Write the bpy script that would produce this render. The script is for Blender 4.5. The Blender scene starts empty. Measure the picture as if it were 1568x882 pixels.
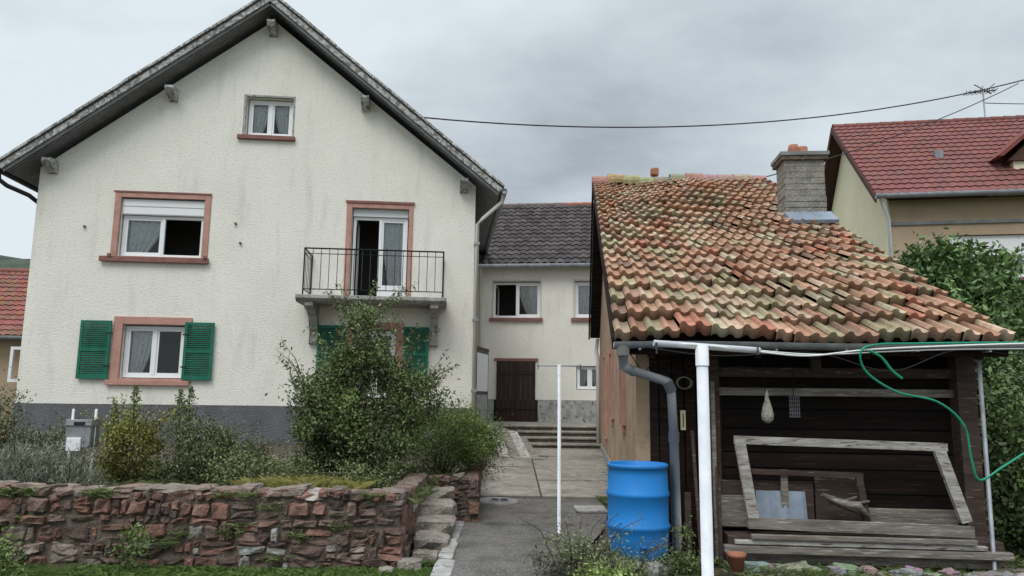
import bpy, math, random
import numpy as np
from mathutils import Matrix, Vector, noise
from mathutils.geometry import tessellate_polygon
random.seed(7)
rng=np.random.default_rng(7)
scn=bpy.context.scene
# ---------------------------------------------------------------- materials
def _n(nt,t,**k):
    n=nt.nodes.new(t)
    for a,b in k.items(): setattr(n,a,b)
    return n
def noise_tex(nt,vec,scale,detail=4,rough=.6,stretch=None):
    if stretch:
        m=_n(nt,'ShaderNodeMapping'); m.inputs['Scale'].default_value=stretch
        nt.links.new(vec,m.inputs[0]); vec=m.outputs[0]
    t=_n(nt,'ShaderNodeTexNoise'); t.inputs['Scale'].default_value=scale
    t.inputs['Detail'].default_value=detail; t.inputs['Roughness'].default_value=rough
    nt.links.new(vec,t.inputs['Vector']); return t.outputs[0]
def ramp(nt,fac,a,b,c=0,d=1):
    r=_n(nt,'ShaderNodeMapRange'); r.inputs[1].default_value=a; r.inputs[2].default_value=b
    r.inputs[3].default_value=c; r.inputs[4].default_value=d
    nt.links.new(fac,r.inputs[0]); return r.outputs[0]
def mixc(nt,fac,c1,c2,mode='MIX'):
    m=_n(nt,'ShaderNodeMixRGB',blend_type=mode)
    for s,c in ((m.inputs[1],c1),(m.inputs[2],c2)):
        if isinstance(c,(tuple,list)): s.default_value=(*c[:3],1)
        else: nt.links.new(c,s)
    if isinstance(fac,(int,float)): m.inputs[0].default_value=fac
    else: nt.links.new(fac,m.inputs[0])
    return m.outputs[0]
def mat(name,c1,c2=None,scale=3,lo=.35,hi=.65,c3=None,s3=20,lo3=.5,hi3=.7,rough=.85,bump=0,bscale=60,bdist=.01,
        attr=False,metal=0,stretch=None,spec=.3,bstretch=None,c4=None,s4=1,lo4=.5,hi4=.7,st4=None,cracks=0):
    m=bpy.data.materials.new(name); m.use_nodes=True; nt=m.node_tree
    b=nt.nodes['Principled BSDF']; tc=_n(nt,'ShaderNodeTexCoord'); v=tc.outputs['Object']
    col=None
    if c2: col=mixc(nt,ramp(nt,noise_tex(nt,v,scale,stretch=stretch),lo,hi),c1,c2)
    if c3: col=mixc(nt,ramp(nt,noise_tex(nt,v,s3,stretch=stretch),lo3,hi3),col if col else c1,c3)
    if c4: col=mixc(nt,ramp(nt,noise_tex(nt,v,s4,stretch=st4),lo4,hi4),col if col else c1,c4)
    if cracks:
        vo=_n(nt,'ShaderNodeTexVoronoi',feature='DISTANCE_TO_EDGE'); vo.inputs['Scale'].default_value=cracks
        wv=mixc(nt,.45,v,noise_tex(nt,v,2.5,5,.65),'ADD'); nt.links.new(wv,vo.inputs['Vector'])
        col=mixc(nt,ramp(nt,vo.outputs[0],.001,.009,.35,1),(.07,.065,.052),col)
    if attr:
        a=_n(nt,'ShaderNodeVertexColor',layer_name='Col')
        col=mixc(nt,1,col if col else c1,a.outputs[0],'MULTIPLY')
    if col is None: b.inputs['Base Color'].default_value=(*c1,1)
    else: nt.links.new(col,b.inputs['Base Color'])
    b.inputs['Roughness'].default_value=rough; b.inputs['Metallic'].default_value=metal
    b.inputs['Specular IOR Level'].default_value=spec
    if bump:
        bn=_n(nt,'ShaderNodeBump'); bn.inputs['Strength'].default_value=bump; bn.inputs['Distance'].default_value=bdist
        nt.links.new(noise_tex(nt,v,bscale,3,.6,bstretch or stretch),bn.inputs['Height']); nt.links.new(bn.outputs[0],b.inputs['Normal'])
    return m
STUCCO=mat('stucco',(.83,.815,.74),(.76,.745,.67),scale=.7,lo=.35,hi=.7,c3=(.60,.585,.52),s3=16,lo3=.54,hi3=.78,bump=.75,bscale=15,bdist=.022,rough=.95,bstretch=(1,1,2.2),c4=(.55,.54,.49),s4=1.8,lo4=.54,hi4=.95,st4=(1.6,1,.3))
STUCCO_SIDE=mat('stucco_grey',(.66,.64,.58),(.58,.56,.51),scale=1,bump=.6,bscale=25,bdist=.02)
PLINTH=mat('plinth_grey',(.15,.155,.165),(.115,.117,.12),scale=2,bump=1,bscale=35,bdist=.03,c3=(.22,.22,.21),s3=12,lo3=.6,hi3=.75)
SAND=mat('pink_sandstone',(.50,.28,.23),(.41,.225,.18),scale=4,bump=.3,bscale=50,c3=(.58,.40,.34),s3=18,lo3=.6,hi3=.75)
SANDD=mat('sill_sandstone',(.27,.135,.115),(.20,.10,.085),scale=6,bump=.3)
TRIMG=mat('painted_window_reveal',(.6,.59,.56),(.5,.49,.46),scale=6)
WHITE=mat('white_pvc',(.80,.81,.82),rough=.4)
SHUT=mat('shutter_box',(.62,.64,.66),rough=.5)
GREEN=mat('shutter_green',(.014,.16,.10),(.010,.115,.075),scale=5,rough=.6,bump=.1)
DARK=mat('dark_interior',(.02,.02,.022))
ROOM=mat('room_wall',(.10,.095,.09))
BARGE=mat('weathered_barge',(.42,.42,.41),(.17,.17,.165),scale=9,lo=.42,hi=.58,c3=(.62,.62,.60),s3=14,lo3=.55,hi3=.62,bump=.5,bscale=30)
SOFF=mat('soffit',(.25,.26,.27),(.17,.175,.18),scale=4)
ROOFD=mat('slate_tile',(.095,.085,.085),(.065,.06,.06),scale=3,attr=True,bump=.3,bscale=30,spec=.12,rough=.95)
CONC=mat('weathered_concrete',(.42,.42,.40),(.25,.25,.235),scale=5,c3=(.10,.10,.09),s3=9,lo3=.58,hi3=.66,bump=.7,bscale=25)
BLACK=mat('black_iron',(.018,.018,.02),rough=.5)
PIPE=mat('downpipe_cream',(.6,.59,.55),rough=.6)
ZINC=mat('zinc',(.34,.36,.38),(.22,.23,.25),scale=6,rough=.45,metal=.4)
BLUEZ=mat('flashing_zinc',(.26,.31,.37),(.19,.23,.28),scale=6,rough=.6,metal=.2)
PVCG=mat('pvc_grey_pipe',(.36,.38,.41),(.27,.29,.32),scale=3,rough=.5,c3=(.2,.2,.2),s3=12,lo3=.6,hi3=.8)
OCHRE=mat('ochre_render',(.44,.32,.215),(.33,.235,.16),scale=1.5,c3=(.22,.16,.12),s3=5,lo3=.55,hi3=.75,bump=.7,bscale=20,bdist=.02)
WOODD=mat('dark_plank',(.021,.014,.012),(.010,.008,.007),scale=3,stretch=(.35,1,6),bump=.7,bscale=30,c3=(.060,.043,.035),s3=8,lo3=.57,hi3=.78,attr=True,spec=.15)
WOODG=mat('grey_weathered_wood',(.24,.215,.185),(.11,.095,.08),scale=5,stretch=(.5,2,5),bump=.7,bscale=30,c3=(.40,.38,.35),s3=12,lo3=.55,hi3=.7)
WOODP=mat('flaking_white_wood',(.46,.45,.42),(.24,.22,.19),scale=7,stretch=(.6,2,4),bump=.7,bscale=30,c3=(.10,.08,.065),s3=12,lo3=.56,hi3=.66)
WOODB=mat('brown_board',(.075,.05,.04),(.04,.028,.023),scale=4,stretch=(.5,2,5),bump=.6,bscale=30,c3=(.2,.18,.16),s3=10,lo3=.6,hi3=.7)
GATE=mat('gate_wood',(.040,.022,.017),(.024,.013,.012),scale=4,stretch=(4,4,.6),rough=.6)
TILE=mat('terracotta_tile',(1,1,1),(.76,.73,.70),scale=11,lo=.4,hi=.6,c3=(.92,1.02,.95),s3=30,lo3=.55,hi3=.68,attr=True,bump=.7,bscale=50,rough=.95,c4=(.60,.62,.56),s4=1.4,lo4=.5,hi4=.8)
TILER=mat('red_tile',(1,1,1),(.82,.84,.86),scale=1.2,attr=True,rough=.85,c3=(.7,.75,.75),s3=12,lo3=.58,hi3=.75)
BRICKC=mat('old_chimney',(.27,.255,.225),(.17,.165,.145),scale=5,c3=(.36,.35,.32),s3=25,bump=.8,bscale=30,bdist=.02)
CLAY=mat('clay_pot',(.38,.16,.10),(.29,.12,.075),scale=8,bump=.2)
BARREL=mat('blue_plastic',(.012,.21,.60),(.02,.18,.48),scale=2,rough=.5,spec=.35,bump=.08,bscale=8,c3=(.10,.24,.5),s3=10,lo3=.62,hi3=.85)
POSTW=mat('white_painted_metal',(.76,.78,.82),(.62,.65,.69),scale=6,rough=.45,c3=(.42,.38,.33),s3=14,lo3=.66,hi3=.75)
STONE=mat('sandstone_rubble',(1,1,1),(.58,.57,.56),scale=9,lo=.38,hi=.62,c3=(.95,1.25,1.3),s3=18,lo3=.56,hi3=.68,attr=True,bump=1,bscale=28,bdist=.03,rough=.95,c4=(.42,.50,.42),s4=3.5,lo4=.56,hi4=.68)
MORTAR=mat('old_mortar',(.17,.135,.11),(.08,.063,.05),scale=9,bump=1,bscale=30,bdist=.03,c3=(.28,.25,.21),s3=6,lo3=.6,hi3=.7)
PATHD=mat('path_pebble_concrete',(.155,.148,.136),(.10,.097,.09),scale=2.2,c3=(.30,.285,.26),s3=60,lo3=.54,hi3=.62,bump=1,bscale=80,bdist=.015,c4=(.065,.065,.05),s4=1.6,lo4=.52,hi4=.72,cracks=.45)
PATHL=mat('path_light_concrete',(.30,.28,.24),(.19,.175,.15),scale=1.3,c3=(.40,.37,.33),s3=6,lo3=.5,hi3=.7,bump=.5,bscale=40,c4=(.10,.095,.075),s4=1.5,lo4=.53,hi4=.72,cracks=.33)
SOIL=mat('soil',(.10,.08,.06),(.06,.05,.037),scale=3,c3=(.22,.20,.17),s3=25,lo3=.56,hi3=.66,bump=1,bscale=25,bdist=.04)
LAWN=mat('lawn_ground',(.045,.06,.02),(.07,.065,.035),scale=2,bump=1,bscale=30,bdist=.03)
FIELD=mat('meadow_ground',(.05,.075,.025),(.07,.08,.035),scale=.05)
LEAF=mat('leaf',(1,1,1),attr=True,rough=.5,spec=.4)
STEM=mat('stem_bark',(.08,.06,.04),(.045,.035,.025),scale=10)
CREAM=mat('cream_render',(.74,.70,.50),(.68,.64,.46),scale=1)
TAN=mat('tan_render',(.45,.34,.235),(.38,.285,.195),scale=1,bump=.3)
BROWNB=mat('brown_board_paint',(.08,.038,.03))
GCORD=mat('green_cord',(.01,.25,.15),rough=.5)
WCORD=mat('white_cord',(.72,.74,.72),rough=.6)
HILLM=mat('hill_forest',(.025,.042,.028),(.055,.08,.05),scale=.35)
NETM=mat('onion_net',(.42,.42,.36),(.2,.22,.15),scale=30,bump=1,bscale=60)
THERMO=mat('thermometer_face',(.5,.48,.3))
def glass_mat():
    m=bpy.data.materials.new('window_glass'); m.use_nodes=True; nt=m.node_tree
    nt.nodes.remove(nt.nodes['Principled BSDF'])
    t=_n(nt,'ShaderNodeBsdfTransparent'); g=_n(nt,'ShaderNodeBsdfGlossy'); g.inputs['Roughness'].default_value=.02
    t.inputs[0].default_value=(.88,.9,.9,1)
    fr=_n(nt,'ShaderNodeFresnel'); fr.inputs[0].default_value=1.6
    ms=_n(nt,'ShaderNodeMixShader'); nt.links.new(fr.outputs[0],ms.inputs[0])
    nt.links.new(t.outputs[0],ms.inputs[1]); nt.links.new(g.outputs[0],ms.inputs[2])
    nt.links.new(ms.outputs[0],nt.nodes['Material Output'].inputs[0]); return m
GLASS=glass_mat()
LACE=mat('lace_curtain',(.86,.88,.9),(.34,.36,.38),scale=16,lo=.56,hi=.72,rough=.9)
# ---------------------------------------------------------------- mesh builder
class B:
    def __init__(s): s.v=[];s.f=[];s.m=[];s.c=[];s.mats=[];s.smooth=[]
    def mi(s,m):
        if m not in s.mats: s.mats.append(m)
        return s.mats.index(m)
    def add(s,vs,fs,m,col=(1,1,1),smooth=False):
        o=len(s.v); s.v+= [tuple(p) for p in vs]; i=s.mi(m)
        if isinstance(col,list): s.c+=col
        else: s.c+=[col]*len(vs)
        for f in fs: s.f.append(tuple(o+k for k in f)); s.m.append(i); s.smooth.append(smooth)
    def box(s,x0,x1,y0,y1,z0,z1,m,col=(1,1,1),M=None):
        vs=[Vector((x,y,z)) for x in(x0,x1) for y in(y0,y1) for z in(z0,z1)]
        if M is not None: vs=[M@p for p in vs]
        s.add(vs,[(0,1,3,2),(4,6,7,5),(0,4,5,1),(2,3,7,6),(0,2,6,4),(1,5,7,3)],m,col)
    def prism(s,pts,a,b,m,axis='y',col=(1,1,1)):
        n=len(pts)
        def P(p,t): return {'y':(p[0],t,p[1]),'x':(t,p[0],p[1]),'z':(p[0],p[1],t)}[axis]
        s.add([P(p,a) for p in pts]+[P(p,b) for p in pts],[tuple(range(n)),tuple(range(2*n-1,n-1,-1))]+[(i,(i+1)%n,n+(i+1)%n,n+i) for i in range(n)],m,col)
    def tube(s,pts,r,m,n=8,col=(1,1,1)):
        pts=[Vector(p) for p in pts]; rs=r if isinstance(r,(list,tuple)) else [r]*len(pts)
        vs=[];up=Vector((0,0,1))
        for i,p in enumerate(pts):
            t=(pts[min(i+1,len(pts)-1)]-pts[max(i-1,0)]).normalized()
            a=t.cross(up if abs(t.z)<.95 else Vector((0,1,0))).normalized(); b=t.cross(a)
            for k in range(n):
                w=2*math.pi*k/n; vs.append(p+rs[i]*(a*math.cos(w)+b*math.sin(w)))
        fs=[(i*n+k,i*n+(k+1)%n,(i+1)*n+(k+1)%n,(i+1)*n+k) for i in range(len(pts)-1) for k in range(n)]
        fs+=[tuple(range(n)),tuple(range((len(pts)-1)*n,len(pts)*n))]
        s.add(vs,fs,m,col,True)
    def lathe(s,prof,c,m,n=24,col=(1,1,1)):
        vs=[(c[0]+r*math.cos(2*math.pi*k/n),c[1]+r*math.sin(2*math.pi*k/n),c[2]+z) for r,z in prof for k in range(n)]
        fs=[(i*n+k,i*n+(k+1)%n,(i+1)*n+(k+1)%n,(i+1)*n+k) for i in range(len(prof)-1) for k in range(n)]
        s.add(vs,fs,m,col,True)
    def rock(s,c,h,m,col,rot=0,e=.4,jit=.08,n1=12,n2=7):
        vs=[]; sd=random.random()*100
        def sp(x): return math.copysign(abs(x)**e,x)
        for j in range(n2+1):
            ph=math.pi*(j/n2-.5)
            for i in range(n1):
                th=2*math.pi*i/n1
                p=Vector((sp(math.cos(ph))*sp(math.cos(th)),sp(math.cos(ph))*sp(math.sin(th)),sp(math.sin(ph))))
                q=Vector((p.x*h[0],p.y*h[1],p.z*h[2]))
                q*=1+jit*2*noise.noise(p*1.5+Vector((sd,0,0)))
                q+=Vector((0,0,1))*q.x*math.tan(rot)
                vs.append(q+Vector(c))
        fs=[(j*n1+i,j*n1+(i+1)%n1,(j+1)*n1+(i+1)%n1,(j+1)*n1+i) for j in range(n2) for i in range(n1)]
        s.add(vs,fs,m,col,False)
    def obj(s,name,parent=None,bevel=0):
        me=bpy.data.meshes.new(name); me.from_pydata(s.v,[],s.f)
        for m in s.mats: me.materials.append(m)
        me.polygons.foreach_set('material_index',s.m); me.polygons.foreach_set('use_smooth',s.smooth)
        ca=me.color_attributes.new('Col','FLOAT_COLOR','POINT')
        ca.data.foreach_set('color',np.array([(*c[:3],1) for c in s.c],dtype=np.float32).ravel())
        me.update(); o=bpy.data.objects.new(name,me); scn.collection.objects.link(o)
        if parent: o.parent=parent
        if bevel:
            md=o.modifiers.new('b','BEVEL'); md.width=bevel; md.segments=1; md.limit_method='ANGLE'
        return o
def empty(name,loc,rot):
    e=bpy.data.objects.new(name,None); e.location=loc; e.rotation_euler=(0,0,math.radians(rot)); scn.collection.objects.link(e); return e
def holed_wall(b,outer,holes,y,depth,m,back=None):
    loops=[[Vector((x,z,0)) for x,z in outer]]+[[Vector(p+(0,)) for p in ((h[0],h[2]),(h[1],h[2]),(h[1],h[3]),(h[0],h[3]))] for h in holes]
    flat=[p for l in loops for p in l]; tris=tessellate_polygon(loops)
    b.add([(p.x,y,p.y) for p in flat],[tuple(t) for t in tris],m)
    for (x0,x1,z0,z1) in holes:
        q=[(x0,z0),(x1,z0),(x1,z1),(x0,z1)]
        b.add([(x,y,z) for x,z in q]+[(x,y+depth,z) for x,z in q],[(i,(i+1)%4,4+(i+1)%4,4+i) for i in range(4)],m)
def room(b,x0,x1,z0,z1,y,d=1.6):
    e=.25
    x0-=e;x1+=e;z0-=e;z1+=e
    b.add([(x,yy,z) for yy in(y,y+d) for x,z in((x0,z0),(x1,z0),(x1,z1),(x0,z1))],[(4,5,6,7),(0,1,5,4),(1,2,6,5),(2,3,7,6),(3,0,4,7)],ROOM)
def curtain(b,x0,x1,z0,z1,y,taper=0,folds=5):
    nx,nz=40,8; vs=[]
    for j in range(nz+1):
        t=j/nz
        for i in range(nx+1):
            u=i/nx
            xx=x0+(x1-x0)*u; 
            if taper>0: xx=x0+(x1-x0)*u*(1-taper*(1-t)**1.6)
            if taper<0: xx=x1-(x1-x0)*(1-u)*(1+taper*(1-t)**1.6)
            vs.append((xx,y+.03*math.sin(u*folds*2*math.pi+t),z0+(z1-z0)*t))
    b.add(vs,[(j*(nx+1)+i,j*(nx+1)+i+1,(j+1)*(nx+1)+i+1,(j+1)*(nx+1)+i) for j in range(nz) for i in range(nx)],LACE,smooth=True)
def window(b,x0,x1,z0,z1,y,openr=None,curt='LR',fr=.06):
    for a in((x0,x0+fr,z0,z1),(x1-fr,x1,z0,z1),(x0+fr,x1-fr,z0,z0+fr),(x0+fr,x1-fr,z1-fr,z1)): b.box(a[0],a[1],y,y+.07,a[2],a[3],WHITE)
    xm=(x0+x1)/2
    b.box(xm-.035,xm+.035,y-.01,y+.06,z0+fr,z1-fr,WHITE)
    for side,(a,c) in (('L',(x0+fr,xm-.035)),('R',(xm+.035,x1-fr))):
        if openr==side:
            h=c if side=='R' else a
            b.box(h-.03,h+.02,y+.08,y+.08+(c-a),z0+fr+.01,z0+fr+.06,WHITE); b.box(h-.03,h+.02,y+.08,y+.08+(c-a),z1-fr-.06,z1-fr-.01,WHITE)
            b.box(h-.03,h+.02,y+.02+(c-a),y+.08+(c-a)-.003,z0+fr+.06,z1-fr-.06,WHITE)
            continue
        s=.05
        for q in((a,a+s,z0+fr,z1-fr),(c-s,c,z0+fr,z1-fr),(a+s,c-s,z0+fr,z0+fr+s),(a+s,c-s,z1-fr-s,z1-fr)): b.box(q[0],q[1],y+.012,y+.05,q[2],q[3],WHITE)
        b.add([(a+s,y+.03,z0+fr+s),(c-s,y+.03,z0+fr+s),(c-s,y+.03,z1-fr-s),(a+s,y+.03,z1-fr-s)],[(0,1,2,3)],GLASS)
        if side in curt: curtain(b,a,c,z0+fr,z1-fr-.02,y+.13,.45 if side=='L' else -.45,5)
def tile_roof(b,o,ux,us,width,rows,cols,expo,thick,amp,m,colf,jit=.0,sag=0,prof=1,shade=False):
    o=Vector(o);ux=Vector(ux).normalized();us=Vector(us).normalized();n=ux.cross(us).normalized()
    if n.z<0:n=-n
    w=width/cols; K=9
    for r in range(rows):
        rs=random.gauss(0,jit*.6)
        for c in range(cols):
            base=o+ux*(c*w)+us*(r*expo+rs)
            if sag: base+=n*sag*noise.noise(Vector((c*.12,r*.16,3)))+us*sag*.5*noise.noise(Vector((c*.2,r*.5,9)))
            dn=random.gauss(0,jit); ds=random.gauss(0,jit*1.3); tw=random.gauss(0,jit*.9)
            vs=[];cl=[];c0=colf(r/rows,c/cols)
            for (s,lift,cf) in ((.02,0,.35),(0,1,1.12),(expo*.25,.8,1.0),(expo*1.12,.12,.66)):  # cf paints the lip shadow into the colour; paler lower edge is lichen
                for k in range(K):
                    t=k/(K-1)
                    if prof==1: h=amp*(math.cos(t*4*math.pi)*.5+.5)*(1 if .05<t<.98 else .6)
                    elif prof==3: h=amp*(max(0,math.sin(t*math.pi*2))**.7 if t<.5 else -.25*math.sin((t-.5)*2*math.pi))
                    else: h=amp*(math.sin(t*math.pi)**2)
                    z=thick*lift+h+dn*.5+tw*(t-.5)
                    if lift==0: z=h*.8-.02
                    arc=-.03*math.sin(t*math.pi) if (prof==3 and s<.05) else 0
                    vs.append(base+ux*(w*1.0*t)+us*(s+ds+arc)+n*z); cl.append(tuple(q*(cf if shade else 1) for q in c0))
            fs=[(j*K+k,j*K+k+1,(j+1)*K+k+1,(j+1)*K+k) for j in range(3) for k in range(K-1)]
            b.add(vs,fs,m,cl)
def ridge_caps(b,p0,p1,m,n,r,colf,sag=0):
    p0=Vector(p0);p1=Vector(p1);d=(p1-p0)/n
    for i in range(n):
        o=Vector((0,0,sag*noise.noise(Vector((i*.4,.5,0)))))
        a=p0+d*i+o; q=p0+d*(i+1.06)+o; K=8; dn=d.normalized(); side=Vector((0,0,1)).cross(dn).normalized()
        vs=[]
        for p,rr in((a,r*1.12),(q,r)):
            for k in range(K+1):
                w=math.pi*1.3*k/K-.15*math.pi; vs.append(p+side*rr*math.cos(w)+Vector((0,0,1))*(rr*math.sin(w)-.03+random.uniform(-.006,.006)))
        b.add(vs,[(k,k+1,K+2+k,K+1+k) for k in range(K)],m,colf(1,i/n))
# ---------------------------------------------------------------- foliage
def leaves_np(P,size,cols,asp=.45,up=0.0,r=rng):
    N=len(P); d=r.normal(size=(N,3)); d[:,2]+=up; d/=np.linalg.norm(d,axis=1)[:,None]
    a=r.normal(size=(N,3)); s=np.cross(d,a); s/=np.linalg.norm(s,axis=1)[:,None]
    L=size*r.uniform(.6,1.35,(N,1)); n=np.cross(d,s)
    V=np.stack([P,P+d*L*.5+s*L*asp*.5+n*L*.06,P+d*L,P+d*L*.5-s*L*asp*.5+n*L*.06],1).reshape(-1,3)
    C=np.repeat(cols,4,0); return V,C
def mesh_quads(name,V,C,m,parent=None):
    nq=len(V)//4; me=bpy.data.meshes.new(name)
    v0=len(V)
    me.vertices.add(v0); me.vertices.foreach_set('co',V.astype(np.float32).ravel())
    me.loops.add(v0); me.loops.foreach_set('vertex_index',np.arange(v0,dtype=np.int32))
    me.polygons.add(nq); me.polygons.foreach_set('loop_start',np.arange(0,v0,4,dtype=np.int32)); me.polygons.foreach_set('loop_total',np.full(nq,4,dtype=np.int32))
    ca=me.color_attributes.new('Col','FLOAT_COLOR','POINT')
    ca.data.foreach_set('color',np.concatenate([C,np.ones((len(C),1))],1).astype(np.float32).ravel())
    me.materials.append(m); me.update(calc_edges=True); me.validate()
    o=bpy.data.objects.new(name,me); scn.collection.objects.link(o)
    if parent:o.parent=parent
    return o
def bush(name,base,blobs,leaf,c1,c2,asp=.45,up=.3,clump=.12,shoots=0,shoot_len=.6,ncl=30,stems=True,inner=.55,gain=1.35):
    e=bpy.data.objects.new(name,None); scn.collection.objects.link(e)
    Ps=[];Cs=[];st=B(); base=Vector(base)
    for (x,y,z,rx,ry,rz,n) in blobs:
        k=max(4,int(ncl*(rx*ry*rz)**(1/3)*4))
        d=rng.normal(size=(k,3)); d/=np.linalg.norm(d,axis=1)[:,None]
        rad=rng.uniform(inner,1.0,(k,1))
        cc=np.array([x,y,z])+d*rad*np.array([rx,ry,rz])
        idx=rng.integers(0,k,n); br=rng.uniform(.5,1.45,k)
        P=cc[idx]+rng.normal(size=(n,3))*clump*rng.uniform(.5,1.3,(k,1))[idx]
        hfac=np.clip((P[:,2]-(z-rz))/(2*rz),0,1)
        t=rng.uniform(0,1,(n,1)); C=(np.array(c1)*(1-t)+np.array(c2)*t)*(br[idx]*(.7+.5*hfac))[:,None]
        Ps.append(P);Cs.append(C)
        if stems:
            for i in range(min(k,16)):
                q=Vector(cc[i]); mid=base.lerp(q,.5)+Vector(rng.normal(size=3)*.05)+Vector((0,0,.06))
                st.tube([base+Vector(rng.normal(size=3)*.04),mid,q],[.014,.008,.003],STEM,5)
        for i in range(shoots):
            th=rng.uniform(0,2*math.pi); o=Vector((x+rx*.6*math.cos(th),y+ry*.6*math.sin(th),z+rz*.45))
            dr=Vector((math.cos(th)*.55,math.sin(th)*.35,rng.uniform(.6,1.3))).normalized()*shoot_len*rng.uniform(.5,1.2)
            end=o+dr+Vector((math.cos(th)*.12,0,-.05)); m2=o+dr*.55
            st.tube([o-dr*.4,o,m2,end],[.006,.005,.004,.002],STEM,4)
            nn=int(75*dr.length); tt=rng.uniform(0,1,nn)**.8
            pp=np.array([list(o.lerp(end,float(a))) for a in tt])+rng.normal(size=(nn,3))*.028
            Ps.append(pp); t=rng.uniform(.2,1,(nn,1)); Cs.append((np.array(c1)*(1-t)+np.array(c2)*t)*1.15)
    P=np.concatenate(Ps);C=np.concatenate(Cs)*gain
    V,CC=leaves_np(P,leaf,C,asp,up)
    mesh_quads('foliage',V,CC,LEAF,e)
    if st.v: st.obj('stems',e)
    return e
def grass(name,pts,h,c1,c2,w=.008,lean=.35):
    P=np.array(pts); N=len(P); H=h*rng.uniform(.4,1.2,(N,1)); a=rng.uniform(0,2*np.pi,N)
    s=np.stack([np.cos(a),np.sin(a),np.zeros(N)],1)*w; l=rng.normal(size=(N,3))*lean; l[:,2]=1; l/=np.linalg.norm(l,axis=1)[:,None]
    m=P+l*H*.55; l2=l.copy(); l2[:,:2]*=2; l2[:,2]*=.75; tip=P+l2*H
    V=np.stack([P-s,P+s,m+s*.7,tip],1).reshape(-1,3)
    t=rng.uniform(0,1,(N,1)); C=(np.array(c1)*(1-t)+np.array(c2)*t)*1.25
    return mesh_quads(name,V,np.repeat(C,4,0),LEAF)
# ================================================================ GROUND
b=B(); b.add([(-900,-300,-.06),(900,-300,-.06),(900,1500,-.06),(-900,1500,-.06)],[(0,1,2,3)],FIELD); b.obj('ground')
def sheet(name,x0,x1,y0,y1,z,m,nx=60,ny=60,amp=.03,fs=1.5,slope=0):
    b=B(); vs=[]
    for j in range(ny+1):
        for i in range(nx+1):
            x=x0+(x1-x0)*i/nx; y=y0+(y1-y0)*j/ny
            vs.append((x,y,z+amp*noise.noise(Vector((x*fs,y*fs,0)))+slope*max(0,min(1,(x-1.5)/1.5))*max(0,min(1,(y-6.3)/1.2))))
    b.add(vs,[(j*(nx+1)+i,j*(nx+1)+i+1,(j+1)*(nx+1)+i+1,(j+1)*(nx+1)+i) for j in range(ny) for i in range(nx)],m,smooth=True)
    return b.obj(name)
sheet('soil_yard',-.3,12,1,24,.02,SOIL,110,140,.06,2,.07)
sheet('lawn',-14,-.66,1,7.6,.0,LAWN,80,50,.05,1.3)
b=B(); pts=[(-40,7.66),(-1.18,7.66),(-1.3,9.95),(-.5,10.1),(-.75,19.8),(-12.5,19.8),(-40,19.8)]
n=len(pts); zt=[.62,.62,.55,.52,.45,.45,.5]
b.add([(p[0],p[1],z) for p,z in zip(pts,zt)]+[(p[0],p[1],-.1) for p in pts],[tuple(range(n))]+[(i,(i+1)%n,n+(i+1)%n,n+i) for i in range(n)],SOIL)
b.obj('garden_terrace')
b=B()
L=[(-.60,1),(-.64,7.24),(-.70,10),(-.88,12.3)]; Rr=[(.5,1),(.62,7.5),(1.2,9.6),(1.62,12.3)]
for i in range(3):
    b.add([(L[i][0],L[i][1],.055),(Rr[i][0],Rr[i][1],.055),(Rr[i+1][0],Rr[i+1][1],.06),(L[i+1][0],L[i+1][1],.06)],[(0,1,2,3)],PATHD)
    b.add([(L[i][0],L[i][1],.055),(L[i+1][0],L[i+1][1],.06),(L[i+1][0],L[i+1][1],-.08),(L[i][0],L[i][1],-.08)],[(0,1,2,3)],PATHD)
b.obj('garden_path')
b=B()
for i in range(13):
    y=2.2+i*.78; x=-.61-(max(0,y-7)*.03); b.rock((x,y+.38,.03),(.095+random.uniform(-.02,.02),.38,.055+random.uniform(-.01,.01)),CONC,(1,1,1),0,.25,.1)
b.obj('path_edging')
b=B()
ys=[12.32,14.2,16.3,18.5,20.6]
def zc(y): return .09+(y-12.3)*.028
for i in range(4):
    y0,y1=ys[i]+.015,ys[i+1]-.015
    for (xa,xb) in ((-.95,.5),(.53,2.6)):
        o=random.uniform(-.01,.01)
        b.add([(xa,y0,zc(y0)+o),(xb,y0,zc(y0)+o),(xb,y1,zc(y1)+o),(xa,y1,zc(y1)+o),(xa,y0,-.1),(xb,y0,-.1)],[(0,1,2,3),(0,1,5,4)],PATHL)
b.add([(-1,12.33,.06),(2.6,12.33,.06),(2.6,20.6,.29),(-1,20.6,.29)],[(0,1,2,3)],SOIL)
b.obj('courtyard_paving')
b=B()
for i,(y0,z) in enumerate(((20.6,.44),(21.2,.58),(21.8,.72),(22.4,.86))):
    b.box(-.9,2.9,y0,y0+.62 if i<3 else 27,z-.06,z,PATHL)
    b.box(-.9,2.9,y0+.04,27,z-.4,z-.061,MORTAR)
b.obj('stone_steps',bevel=.015)
b=B(); b.lathe([(0,.02),(.34,.02),(.36,0),(.36,-.03)],(-.2,11.8,.075),CONC,28); b.box(-.3,-.0,11.65,11.9,.097,.105,ZINC); b.box(-.27,-.17,11.68,11.87,.106,.112,BLACK); b.box(-.13,-.03,11.68,11.87,.106,.112,BLACK); b.obj('manhole_cover')
b=B(); b.box(.95,1.4,10.8,11.3,.06,.1,CONC); b.obj('concrete_slab',bevel=.01)
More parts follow.
